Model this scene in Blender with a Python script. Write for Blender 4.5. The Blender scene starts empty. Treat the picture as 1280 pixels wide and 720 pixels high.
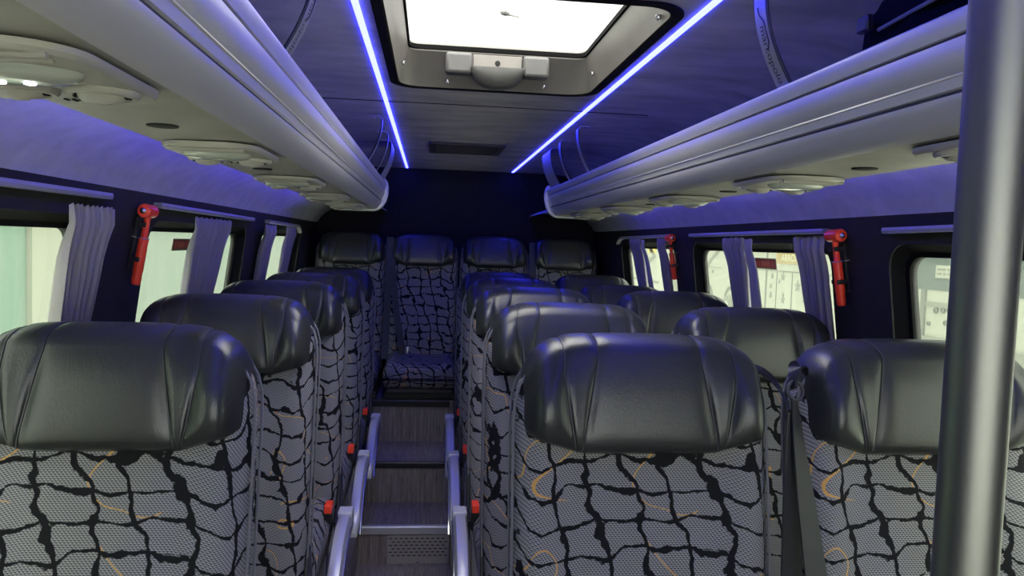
import bpy, math, random
from mathutils import Vector, Matrix
from math import sin, cos, pi, sqrt, exp

random.seed(7)
C = bpy.context.scene.collection
E = 1.53                       # eye height above the aisle floor; geometry below is laid out relative to the eye
CX = 0.185                     # centre line of the bus


def halfw(z):                  # half width of the cabin at height z (relative to the eye): walls lean inward
    return 0.94 - 0.17 * max(z, -0.42)


# ------------------------------------------------------------------ mesh helpers
class MB:
    def __init__(s):
        s.v = []
        s.f = []
        s.m = []
        s.cur = 0

    def add(s, vs, fs):
        o = len(s.v)
        s.v += [tuple(p) for p in vs]
        for f in fs:
            s.f.append([i + o for i in f])
            s.m.append(s.cur)
        return o

    def box(s, x0, x1, y0, y1, z0, z1):
        s.add([(x0, y0, z0), (x1, y0, z0), (x1, y1, z0), (x0, y1, z0), (x0, y0, z1), (x1, y0, z1), (x1, y1, z1), (x0, y1, z1)],
              [(0, 3, 2, 1), (4, 5, 6, 7), (0, 1, 5, 4), (1, 2, 6, 5), (2, 3, 7, 6), (3, 0, 4, 7)])

    def loft(s, loops, closed=True, cap=True):
        n = len(loops[0])
        vs = [p for l in loops for p in l]
        fs = []
        for i in range(len(loops) - 1):
            for j in range(n if closed else n - 1):
                k = (j + 1) % n
                fs.append((i * n + j, i * n + k, (i + 1) * n + k, (i + 1) * n + j))
        if cap:
            fs.append(tuple(range(n))[::-1])
            fs.append(tuple((len(loops) - 1) * n + j for j in range(n)))
        s.add(vs, fs)

    def tube(s, pts, r, n=8, closed=False, rx=None):
        pts = [Vector(p) for p in pts]
        loops = []
        N = len(pts)
        prev = None
        for i, p in enumerate(pts):
            if closed:
                t = (pts[(i + 1) % N] - pts[i - 1])
            else:
                t = pts[min(i + 1, N - 1)] - pts[max(i - 1, 0)]
            t.normalize()
            if prev is None:
                a = Vector((0, 0, 1)) if abs(t.z) < .9 else Vector((1, 0, 0))
                u = t.cross(a).normalized()
            else:
                u = (prev - t * prev.dot(t)).normalized()
            prev = u
            w = t.cross(u)
            rr = r[i] if isinstance(r, (list, tuple)) else r
            loops.append([p + (u * cos(2 * pi * k / n) + w * sin(2 * pi * k / n)) * rr for k in range(n)])
        if closed:
            loops.append(loops[0])
        s.loft(loops, cap=not closed)

    def lathe(s, prof, c=(0, 0, 0), n=24, axis='z'):
        loops = []
        for r, h in prof:
            l = []
            for k in range(n):
                a = 2 * pi * k / n
                x, y, z = r * cos(a), r * sin(a), h
                if axis == 'y':
                    x, y, z = x, z, y
                elif axis == 'x':
                    x, y, z = z, x, y
                l.append((c[0] + x, c[1] + y, c[2] + z))
            loops.append(l)
        s.loft(loops)

    def xf(s, M):
        s.v = [tuple(M @ Vector(p)) for p in s.v]
        return s

    def mapv(s, fn):
        s.v = [tuple(fn(*p)) for p in s.v]
        return s

    def build(s, name, mat, parent=None, smooth=35, bevel=0, seg=2, up=False, flipfix=True):
        if up:
            s.v = [(x, y, z + E) for x, y, z in s.v]
        me = bpy.data.meshes.new(name)
        me.from_pydata(s.v, [], s.f)
        mats = mat if isinstance(mat, (list, tuple)) else [mat]
        for m in mats:
            me.materials.append(m)
        if len(mats) > 1:
            me.polygons.foreach_set('material_index', s.m)
        me.validate()
        if flipfix:
            import bmesh
            b = bmesh.new()
            b.from_mesh(me)
            bmesh.ops.remove_doubles(b, verts=b.verts, dist=1e-6)
            bmesh.ops.recalc_face_normals(b, faces=b.faces)
            b.to_mesh(me)
            b.free()
        if smooth:
            me.shade_smooth()
            me.set_sharp_from_angle(angle=math.radians(smooth))
        o = bpy.data.objects.new(name, me)
        C.objects.link(o)
        if parent is not None:
            o.parent = parent
        if bevel:
            md = o.modifiers.new('Bevel', 'BEVEL')
            md.width = bevel
            md.segments = seg
            md.limit_method = 'ANGLE'
            md.angle_limit = math.radians(40)
        return o


def rrect(x0, x1, y0, y1, r, n=6):
    pts = []
    for cx, cy, a0 in ((x1 - r, y0 + r, -pi / 2), (x1 - r, y1 - r, 0), (x0 + r, y1 - r, pi / 2), (x0 + r, y0 + r, pi)):
        for k in range(n + 1):
            a = a0 + pi / 2 * k / n
            pts.append((cx + r * cos(a), cy + r * sin(a)))
    return pts


def plate(loops, t):
    """flat plate with holes: first loop is the outline; returns MB with z from 0 to t"""
    cu = bpy.data.curves.new('plate', 'CURVE')
    cu.dimensions = '2D'
    cu.fill_mode = 'BOTH'
    cu.extrude = t / 2
    for l in loops:
        sp = cu.splines.new('POLY')
        sp.points.add(len(l) - 1)
        for i, p in enumerate(l):
            sp.points[i].co = (p[0], p[1], 0, 1)
        sp.use_cyclic_u = True
    o = bpy.data.objects.new('plate', cu)
    C.objects.link(o)
    dg = bpy.context.evaluated_depsgraph_get()
    me = bpy.data.meshes.new_from_object(o.evaluated_get(dg))
    b = MB()
    b.add([(v.co.x, v.co.y, v.co.z + t / 2) for v in me.vertices], [list(p.vertices) for p in me.polygons])
    bpy.data.objects.remove(o)
    bpy.data.curves.remove(cu)
    bpy.data.meshes.remove(me)
    return b


def text_mb(body, size, ext=0.0):
    cu = bpy.data.curves.new('lettering', 'FONT')
    cu.body = body
    cu.size = size
    cu.extrude = ext
    cu.align_x = 'CENTER'
    cu.align_y = 'CENTER'
    o = bpy.data.objects.new('lettering', cu)
    C.objects.link(o)
    dg = bpy.context.evaluated_depsgraph_get()
    me = bpy.data.meshes.new_from_object(o.evaluated_get(dg))
    b = MB()
    b.add([tuple(v.co) for v in me.vertices], [list(p.vertices) for p in me.polygons])
    bpy.data.objects.remove(o)
    bpy.data.curves.remove(cu)
    bpy.data.meshes.remove(me)
    return b


def thing(name, label, cat, loc=(0, 0, 0), group=None, rotz=0):
    o = bpy.data.objects.new(name, None)
    C.objects.link(o)
    o.location = loc
    o.rotation_euler = (0, 0, rotz)
    o.empty_display_size = .05
    o['label'] = label
    o['category'] = cat
    if group:
        o['group'] = group
    return o


def tag(o, label, cat, group=None, kind=None):
    o['label'] = label
    o['category'] = cat
    if group:
        o['group'] = group
    if kind:
        o['kind'] = kind
    return o


def struct(o, label=None, cat=None):
    o['kind'] = 'structure'
    if label:
        o['label'] = label
    if cat:
        o['category'] = cat
    return o


# ------------------------------------------------------------------ materials
class NT:
    def __init__(s, name):
        s.mat = bpy.data.materials.new(name)
        s.mat.use_nodes = True
        s.t = s.mat.node_tree
        s.b = s.t.nodes['Principled BSDF']

    def n(s, typ, **kw):
        nd = s.t.nodes.new(typ)
        for k, v in kw.items():
            setattr(nd, k, v)
        return nd

    def l(s, a, b):
        s.t.links.new(a, b)

    def val(s, sock, v):
        if isinstance(v, bpy.types.NodeSocket):
            s.l(v, sock)
        else:
            sock.default_value = v

    def m(s, op, a, b=0.0, c=None, clamp=False):
        nd = s.n('ShaderNodeMath', operation=op, use_clamp=clamp)
        s.val(nd.inputs[0], a)
        s.val(nd.inputs[1], b)
        if c is not None:
            s.val(nd.inputs[2], c)
        return nd.outputs[0]

    def mix(s, f, a, b):
        nd = s.n('ShaderNodeMix', data_type='RGBA')
        s.val(nd.inputs[0], f)
        s.val(nd.inputs[6], a)
        s.val(nd.inputs[7], b)
        return nd.outputs[2]

    def noise(s, vec, scale, detail=2, rough=.5):
        nd = s.n('ShaderNodeTexNoise')
        nd.inputs['Scale'].default_value = scale
        nd.inputs['Detail'].default_value = detail
        nd.inputs['Roughness'].default_value = rough
        if vec is not None:
            s.l(vec, nd.inputs['Vector'])
        return nd.outputs['Fac']

    def obj(s):
        return s.n('ShaderNodeTexCoord').outputs['Object']

    def ramp(s, f, a, b, lo, hi):
        nd = s.n('ShaderNodeMapRange')
        s.val(nd.inputs[0], f)
        nd.inputs[1].default_value = a
        nd.inputs[2].default_value = b
        nd.inputs[3].default_value = lo
        nd.inputs[4].default_value = hi
        return nd.outputs[0]

    def bump(s, h, strength, dist):
        nd = s.n('ShaderNodeBump')
        nd.inputs['Strength'].default_value = strength
        nd.inputs['Distance'].default_value = dist
        s.l(h, nd.inputs['Height'])
        s.l(nd.outputs[0], s.b.inputs['Normal'])


def mat(name, col, rough=.5, metal=0., spec=.5, bump=None, var=None, emit=None, es=0, coat=0, sheen=0):
    t = NT(name)
    b = t.b
    b.inputs['Base Color'].default_value = (*col, 1)
    b.inputs['Roughness'].default_value = rough
    b.inputs['Metallic'].default_value = metal
    b.inputs['Specular IOR Level'].default_value = spec
    if coat:
        b.inputs['Coat Weight'].default_value = coat
    if sheen:
        b.inputs['Sheen Weight'].default_value = sheen
    if emit:
        b.inputs['Emission Color'].default_value = (*emit, 1)
        b.inputs['Emission Strength'].default_value = es
    if bump:
        sc, st, di = bump
        t.bump(t.noise(t.obj(), sc, 3), st, di)
    if var:
        sc, am = var
        f = t.noise(t.obj(), sc, 4, .6)
        k = t.ramp(f, .3, .7, 1 - am, 1 + am)
        nd = t.n('ShaderNodeVectorMath', operation='SCALE')
        nd.inputs[0].default_value = col
        t.l(k, nd.inputs['Scale'])
        t.l(nd.outputs[0], b.inputs['Base Color'])
    return t.mat


M = {}
M['leather'] = mat('black_leather', (.022, .024, .023), .34, spec=.6, bump=(260, .25, .0012), var=(9, .15))
M['seam'] = mat('seam_thread', (.035, .035, .036), .5)
M['piping'] = mat('piping_cord', (.15, .15, .155), .45)
M['shell'] = mat('seat_shell_plastic', (.03, .03, .032), .5)
M['blk'] = mat('black_plastic', (.012, .012, .013), .4)
M['rubber'] = mat('black_rubber', (.004, .004, .004), .75, spec=.12)
M['belt'] = mat('belt_webbing', (.028, .030, .029), .6, bump=(900, .3, .0006))
M['red'] = mat('red_plastic', (1.0, .06, .02), .4)
M['steel'] = mat('bright_steel', (.75, .75, .75), .22, 1.)
M['arm'] = mat('silver_plastic', (.52, .52, .54), .36, .35)
M['armcap'] = mat('grey_cap_plastic', (.50, .50, .52), .45)
M['alu'] = mat('satin_silver_extrusion', (.80, .78, .75), .34, .5, bump=(500, .05, .0004))
M['shade_ring'] = mat('groove_shade_and_ring_grey', (.07, .07, .07), .6, .2)  # belt ring grey, also the painted shade in the rack grooves
M['under'] = mat('beige_grey_vinyl', (.34, .325, .275), .55, var=(7, .12), bump=(300, .1, .0008))
M['psu'] = mat('beige_moulded_plastic', (.36, .345, .29), .42, var=(5, .05))
M['lens'] = mat('clear_lens_plastic', (.38, .40, .34), .15, spec=.8)
M['hole'] = mat('dark_opening', (.01, .01, .008), .8)
M['wall'] = mat('charcoal_carpet_trim', (.011, .011, .011), .85, var=(30, .15), bump=(700, .3, .001))
M['lining'] = mat('cove_grey_carpet', (.42, .42, .44), .9, var=(14, .12), bump=(500, .3, .001))
M['white'] = mat('off_white_rail', (.30, .30, .29), .4)
M['white_paint'] = mat('white_paint', (.27, .275, .23), .45)
M['liner'] = mat('hatch_liner_aluminium', (.22, .205, .185), .42, .25, var=(6, .08))
M['latch'] = mat('grey_latch_plastic', (.10, .098, .093), .42, bump=(500, .15, .0005), var=(30, .06))
M['pole'] = mat('brushed_stainless', (.21, .21, .195), .46, 1., bump=(700, .12, .0004))
M['nosing'] = mat('step_nosing_aluminium', (.62, .62, .62), .38, .6)
M['led'] = mat('blue_led_diffuser', (.5, .5, .5), .4, emit=(.024, .027, 1.), es=19.)
M['led_cove'] = mat('blue_led_tape', (.5, .5, .5), .4, emit=(.08, .04, 1.), es=54.)
M['led_white'] = mat('reading_led', (.9, .9, .9), .3, emit=(.85, .85, 1.), es=6)
M['bag'] = mat('black_nylon', (.002, .002, .0025), .85, spec=.08, bump=(60, .4, .004))
M['strap'] = mat('lilac_grey_bracket', (.38, .37, .44), .42, .3)
M['print'] = mat('dark_print', (.02, .02, .03), .6)
M['leaf'] = mat('dry_leaf', (.05, .03, .02), .8)


def ceiling_mat(name, col, am=.3):
    t = NT(name)
    co = t.obj()
    mp = t.n('ShaderNodeMapping')
    mp.inputs['Scale'].default_value = (1.3, 3.2, 1)
    mp.inputs['Rotation'].default_value = (0, 0, .1)
    t.l(co, mp.inputs[0])
    f = t.noise(mp.outputs[0], 3.0, 5, .5)
    k = t.ramp(f, .3, .7, 1 - am, 1 + am)
    nd = t.n('ShaderNodeVectorMath', operation='SCALE')
    nd.inputs[0].default_value = col
    t.l(k, nd.inputs['Scale'])
    t.l(nd.outputs[0], t.b.inputs['Base Color'])
    t.b.inputs['Roughness'].default_value = .82
    t.b.inputs['Specular IOR Level'].default_value = .25
    t.bump(t.noise(co, 500, 2), .2, .0008)
    return t.mat


M['ceil'] = ceiling_mat('mottled_suede_headliner', (.42, .40, .40), .25)


def quilt_mat():
    t = NT('quilted_black_vinyl')
    sx = t.n('ShaderNodeSeparateXYZ')
    t.l(t.obj(), sx.inputs[0])
    a = t.m('MULTIPLY', t.m('ADD', sx.outputs[0], sx.outputs[2]), 2 * pi / .035)
    b = t.m('MULTIPLY', t.m('SUBTRACT', sx.outputs[0], sx.outputs[2]), 2 * pi / .035)
    h = t.m('MULTIPLY', t.m('ABSOLUTE', t.m('SINE', a)), t.m('ABSOLUTE', t.m('SINE', b)))
    t.b.inputs['Base Color'].default_value = (.014, .013, .017, 1)
    t.b.inputs['Roughness'].default_value = .6
    t.b.inputs['Specular IOR Level'].default_value = .12
    t.bump(h, .6, .003)
    return t.mat


M['quilt'] = quilt_mat()


def wood_mat():
    t = NT('grey_brown_plank_vinyl')
    mp = t.n('ShaderNodeMapping')
    mp.inputs['Scale'].default_value = (70, 3, 3)
    t.l(t.obj(), mp.inputs[0])
    f = t.noise(mp.outputs[0], 1.5, 5, .6)
    g = t.noise(mp.outputs[0], 6, 3, .6)
    k = t.m('MULTIPLY_ADD', g, .4, t.m('MULTIPLY', f, .6))
    c = t.mix(t.ramp(k, .35, .65, 0, 1), (.12, .098, .086, 1), (.36, .315, .28, 1))
    t.l(c, t.b.inputs['Base Color'])
    t.b.inputs['Roughness'].default_value = .38
    t.bump(k, .25, .001)
    return t.mat


M['wood'] = wood_mat()


def fabric_mat():
    """grey knitted cloth with an irregular black net and thin orange squiggles"""
    t = NT('patterned_seat_cloth')
    co = t.obj()
    info = t.n('ShaderNodeObjectInfo')
    off = t.n('ShaderNodeVectorMath', operation='MULTIPLY')
    t.l(info.outputs['Location'], off.inputs[0])
    off.inputs[1].default_value = (0.0, 3.7, 0.9)
    sh = t.n('ShaderNodeVectorMath', operation='ADD')
    t.l(co, sh.inputs[0])
    t.l(off.outputs[0], sh.inputs[1])
    sx = t.n('ShaderNodeSeparateXYZ')
    t.l(co, sx.inputs[0])
    X, Y, Z = sx.outputs
    u0 = t.m('ADD', X, Y)
    v0 = t.m('SUBTRACT', Z, t.m('MULTIPLY', Y, .8))
    P = sh.outputs[0]
    n1 = t.noise(P, 6.5, 2)
    q = t.n('ShaderNodeVectorMath', operation='ADD')
    t.l(P, q.inputs[0])
    q.inputs[1].default_value = (3.1, 7.7, 1.3)
    Q = q.outputs[0]
    n2 = t.noise(Q, 6.0, 2)
    n3 = t.noise(P, 26, 2)
    n4 = t.noise(Q, 24, 2)
    wob = t.noise(P, 110, 3)
    u = t.m('ADD', u0, t.m('ADD', t.m('MULTIPLY', t.m('SUBTRACT', n1, .5), .085), t.m('MULTIPLY', t.m('SUBTRACT', n3, .5), .026)))
    v = t.m('ADD', v0, t.m('ADD', t.m('MULTIPLY', t.m('SUBTRACT', n2, .5), .085), t.m('MULTIPLY', t.m('SUBTRACT', n4, .5), .018)))

    def line(c, per, base, wn, sh_=0.):
        fr = t.m('FRACT', t.m('ADD', t.m('DIVIDE', c, per), sh_))
        d = t.m('MULTIPLY', t.m('ABSOLUTE', t.m('SUBTRACT', fr, .5)), per)
        w = t.m('ADD', base, t.m('ADD', wn, t.m('MULTIPLY', t.m('SUBTRACT', wob, .5), .007)))
        return t.ramp(t.m('SUBTRACT', w, d), -.0005, .0008, 0, 1)

    blobn = t.noise(Q, 17, 1)
    blob = t.m('MULTIPLY', t.m('MAXIMUM', t.m('SUBTRACT', blobn, .62), 0), .07)
    wv = t.m('ADD', blob, t.m('MULTIPLY', t.m('SUBTRACT', n3, .5), .010))
    wh = t.m('ADD', blob, t.m('MULTIPLY', t.m('SUBTRACT', n4, .5), .008))
    V = line(u, .072, .0048, wv, 9.3)
    H = line(v, .047, .0030, wh, 9.1)
    blk = t.m('MAXIMUM', V, H)
    # squiggles
    n5 = t.noise(Q, 7.0, 1)
    diag = t.m('ADD', t.m('ADD', t.m('MULTIPLY', u0, .55), t.m('MULTIPLY', v0, .8)), t.m('MULTIPLY', t.m('SUBTRACT', n5, .5), .42))
    fr = t.m('FRACT', t.m('ADD', t.m('DIVIDE', diag, .15), 9.2))
    sq = t.m('MULTIPLY', t.m('ABSOLUTE', t.m('SUBTRACT', fr, .5)), .15)
    sg = t.noise(P, 5.0, 0)
    om = t.m('MULTIPLY', t.ramp(t.m('SUBTRACT', .0021, sq), -.0006, .0006, 0, 1), t.ramp(sg, .42, .44, 0, 1))
    # knit
    k1 = t.m('SINE', t.m('MULTIPLY', v0, 2 * pi / .0030))
    row = t.m('FLOOR', t.m('DIVIDE', v0, .0030))
    k2 = t.m('SINE', t.m('ADD', t.m('MULTIPLY', u0, 2 * pi / .0062), t.m('MULTIPLY', row, 2.2)))
    kn = t.ramp(t.m('ADD', k1, k2), -1.4, 1.4, 0, 1)
    tint = t.noise(P, 2.5, 2)
    light = t.mix(tint, (.285, .285, .29, 1), (.36, .355, .35, 1))
    base = t.mix(kn, (.05, .052, .057, 1), light)
    base = t.mix(om, base, (.55, .31, .09, 1))
    base = t.mix(blk, base, (.007, .007, .009, 1))
    t.l(base, t.b.inputs['Base Color'])
    t.b.inputs['Roughness'].default_value = .85
    t.b.inputs['Specular IOR Level'].default_value = .2
    t.bump(t.m('MULTIPLY', kn, t.m('SUBTRACT', 1.0, blk)), .35, .0012)
    return t.mat


M['fabric'] = fabric_mat()


def curtain_mat(name, col):
    t = NT(name)
    t.b.inputs['Base Color'].default_value = (*col, 1)
    t.b.inputs['Roughness'].default_value = .85
    t.b.inputs['Sheen Weight'].default_value = .3
    t.bump(t.noise(t.obj(), 400, 2), .2, .0006)
    return t.mat


M['curtain'] = curtain_mat('grey_curtain_cloth', (.33, .31, .30))
M['curtain2'] = curtain_mat('grey_mauve_curtain_cloth', (.24, .22, .25))


def glass_mat(name, tint, refl=.06, rough=.0, dirt=0.):
    m_ = bpy.data.materials.new(name)
    m_.use_nodes = True
    t = m_.node_tree
    t.nodes.clear()
    out = t.nodes.new('ShaderNodeOutputMaterial')
    tr = t.nodes.new('ShaderNodeBsdfTransparent')
    tr.inputs[0].default_value = (*tint, 1)
    gl = t.nodes.new('ShaderNodeBsdfGlossy')
    gl.inputs['Roughness'].default_value = .02
    gl.inputs[0].default_value = (.9, 1, .95, 1)
    mx = t.nodes.new('ShaderNodeMixShader')
    mx.inputs[0].default_value = refl
    t.links.new(tr.outputs[0], mx.inputs[1])
    t.links.new(gl.outputs[0], mx.inputs[2])
    last = mx.outputs[0]
    if dirt:
        df = t.nodes.new('ShaderNodeBsdfTranslucent')
        df.inputs[0].default_value = (.9, .95, .9, 1)
        m2 = t.nodes.new('ShaderNodeMixShader')
        m2.inputs[0].default_value = dirt
        t.links.new(last, m2.inputs[1])
        t.links.new(df.outputs[0], m2.inputs[2])
        last = m2.outputs[0]
    t.links.new(last, out.inputs[0])
    return m_


M['glass'] = glass_mat('green_tinted_glass', (.76, .80, .73), .05, dirt=.03)
M['glass_front'] = glass_mat('clear_windscreen_glass', (.92, .95, .92), .04)
M['pane'] = glass_mat('white_hatch_pane', (.9, .9, .9), .03, dirt=.06)


# ------------------------------------------------------------------ shell of the bus
YB = 5.16                 # rear wall
YF = -1.0                 # front


def wall_x(side, z, inset=0.):
    return CX + side * (halfw(z) - inset)


WINS = {   # (side, index): y0, y1 of the visible glass
    (-1, 1): (.62, 1.81), (-1, 2): (2.20, 3.25), (-1, 3): (3.60, 4.56),
    (1, 1): (.62, 1.76), (1, 2): (2.10, 3.19), (1, 3): (3.50, 4.44),
}
ZT, ZBOT = .002, -.56


def side_wall(side, nm):
    loops = [[(YF, -1.53), (YF, .125), (YB + .03, .125), (YB + .03, -1.53)]]
    for (s, i), (a, b) in WINS.items():
        if s == side:
            loops.append(rrect(a - .032, b + .032, ZBOT - .03, ZT + .03, .07))
    b = plate(loops, .05)
    # bend the plate to the lean of the wall
    vs = []
    for (y, z, t) in b.v:
        vs.append((wall_x(side, z) + side * t, y, z))
    b.v = vs
    return struct(b.build(nm, M['wall'], up=True, smooth=0))


side_wall(-1, 'wall_left')
side_wall(1, 'wall_right')

# windows: rubber frame ring + glass
wn = 0
for (side, i), (a, b_) in WINS.items():
    wn += 1
    fr = MB()
    inner = rrect(a, b_, ZBOT, ZT, .05, 8)
    outer = rrect(a - .034, b_ + .034, ZBOT - .032, ZT + .032, .072, 8)
    mid = rrect(a - .012, b_ + .012, ZBOT - .012, ZT + .012, .056, 8)

    def P(l, t):
        return [(wall_x(side, z) + side * t, y, z) for y, z in l]
    # ring section: a sloping reveal then a lip round the glass
    loops = [P(outer, .002), P(mid, .030), P(inner, .032), P(inner, .052), P(outer, .052), P(outer, .002)]
    fr.loft(loops, cap=False)
    f = struct(fr.build('window_%d' % wn, M['rubber'], up=True, smooth=30))
    g = MB()
    gl = rrect(a - .005, b_ + .005, ZBOT - .005, ZT + .005, .054, 8)
    g.loft([P(gl, .040), P(gl, .045)])
    g.build('glass_pane', M['glass'], f, up=True, smooth=0)

# cove panels above the windows, and the wall lining inside the racks up to the ceiling
for side, nm in ((-1, 'left'), (1, 'right')):
    prof = [(.927, .082), (.922, .105), (.905, .135), (.87, .170), (.82, .195), (.76, .208), (.70, .214), (.64, .215), (.52, .212), (.475, .190)]
    b = MB()
    loops = []
    for y in (YF, YB):
        l = [(CX + side * u, y, z) for u, z in prof] + [(CX + side * (u + .01), y, z + .010) for u, z in prof[::-1]]
        loops.append(l)
    b.loft(loops)
    struct(b.build('trim_%d' % (1 if side < 0 else 2), M['lining'], up=True, smooth=60))

# ceiling with the hatch opening, curving down over the racks
HX0, HX1, HY0, HY1 = CX - .296, CX + .296, 1.50, 2.425
ZC = .48
b = plate([[(CX - .60, YF), (CX + .60, YF), (CX + .60, YB + .03), (CX - .60, YB + .03)], rrect(HX0, HX1, HY0, HY1, .075, 8)], .03)
b.v = [(x, y, ZC + z) for x, y, z in b.v]
for side in (-1, 1):
    prof = [(.60, ZC), (.70, .474), (.79, .45), (.86, .405), (.905, .34), (.925, .25), (.93, .12)]
    l0 = [(CX + side * u, z) for u, z in prof] + [(CX + side * (u + .03), z + .015) for u, z in prof[::-1]]
    b.loft([[(x, YF, z) for x, z in l0], [(x, YB + .03, z) for x, z in l0]])
struct(b.build('ceiling', M['ceil'], up=True, smooth=30))

# headliner seam across the ceiling behind the hatch
b = MB()
b.tube([(CX - .58, 2.72, ZC), (CX, 2.715, ZC), (CX + .58, 2.73, ZC)], .0025, 6)
struct(b.build('trim_3', M['wall'], up=True))

b = MB()
b.box(CX - 1.1, CX + 1.1, YB, YB + .05, -1.53, .53)
struct(b.build('wall_back', M['quilt'], up=True, smooth=0))

# front bulkhead round the windscreen, behind the viewpoint
b = plate([[(CX - 1.05, -1.53), (CX + 1.05, -1.53), (CX + 1.05, .52), (CX - 1.05, .52)], rrect(CX - .92, CX + .92, -.75, .34, .12)], .05)
b.v = [(x, YF - t, z) for x, z, t in b.v]
wf = struct(b.build('wall_front', M['wall'], up=True, smooth=0))
b = MB()
l = rrect(CX - .925, CX + .925, -.755, .345, .12)
b.loft([[(x, YF - .02, z) for x, z in l], [(x, YF - .026, z) for x, z in l]])
struct(b.build('window_7', M['glass_front'], up=True, smooth=0))

# floor, seat platforms, steps
b = MB()
b.box(CX - 1.05, CX + 1.05, YF, YB, -1.58, -1.53)
struct(b.build('floor', M['wood'], up=True, smooth=0))
AX0, AX1 = -.30, .135
for k, (x0, x1) in enumerate(((CX - 1.0, AX0), (AX1, CX + 1.0))):
    b = MB()
    b.box(x0, x1, .55, 4.36, -1.53, -1.358)
    struct(b.build('trim_%d' % (4 + k), M['wood'], up=True, smooth=0))
b = MB()
b.box(AX0, AX1, 3.60, 4.36, -1.53, -1.35)
struct(b.build('trim_6', M['wood'], up=True, smooth=0))
b = MB()
b.box(AX0, AX1, 3.94, 4.36, -1.35, -1.14)
struct(b.build('trim_7', M['wood'], up=True, smooth=0))
b = MB()
b.box(CX - 1.0, CX + 1.0, 4.36, YB, -1.53, -.905)
struct(b.build('trim_8', M['wood'], up=True, smooth=0))


def nosing(y, z, h, d, m_, label):
    b_ = MB()
    prof = [(y - .012, z - h), (y - .014, z - .004), (y - .010, z + .004), (y + d, z + .004), (y + d, z + .0005), (y, z + .0005), (y, z - h)]
    b_.loft([[(AX0, p[0], p[1]) for p in prof], [(AX1, p[0], p[1]) for p in prof]])
    o = b_.build('step_nosing', m_, up=True, smooth=0)
    return tag(o, label, 'stair nosing', 'step nosings in the aisle')


nosing(3.60, -1.35, .035, .012, M['nosing'], 'bright silver edge strip on the lowest aisle step, above the perforated vent')
nosing(3.94, -1.14, .030, .004, M['blk'], 'dark edge strip on the middle aisle step')
nosing(4.36, -.905, .035, .01, M['blk'], 'dark edge strip on the top aisle step, under the rear bench seats')

# perforated vent in the first riser
v = thing('vent_grille', 'perforated grey metal vent in the riser of the lowest aisle step', 'vent', (-.018, 3.597, E - 1.46))
b = plate([rrect(-.145, .145, -.072, .068, .004, 2)] +
          [rrect(x - .008, x + .008, z - .0028, z + .0028, .0025, 3)
           for r in range(6) for z in (.052 - r * .0165,) for c in range(11) for x in (-.130 + c * .0248 + (.0124 if r % 2 else 0),)], .003)
b.v = [(x, -t, z) for x, z, t in b.v]
b.build('plate', mat('grey_vent_metal', (.42, .40, .36), .45, .4), v, smooth=0)
b = MB()
b.box(-.143, .143, .0005, .002, -.07, .066)
b.build('dark_backing', M['hole'], v, smooth=0)
for x in (-.136, 0, .136):
    b = MB()
    b.lathe([(.0055, 0), (.005, -.0025), (.002, -.004), (.0001, -.0042)], (x, -.003, -.064), 12, 'y')
    b.build('screw', M['steel'], v)

# ------------------------------------------------------------------ seats
FP = 0.0


def seat_profile(z):
    """front surface y of the backrest at height z (seat faces -y)"""
    t = (z - .38) / .80
    return -.150 + .150 * t


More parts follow.
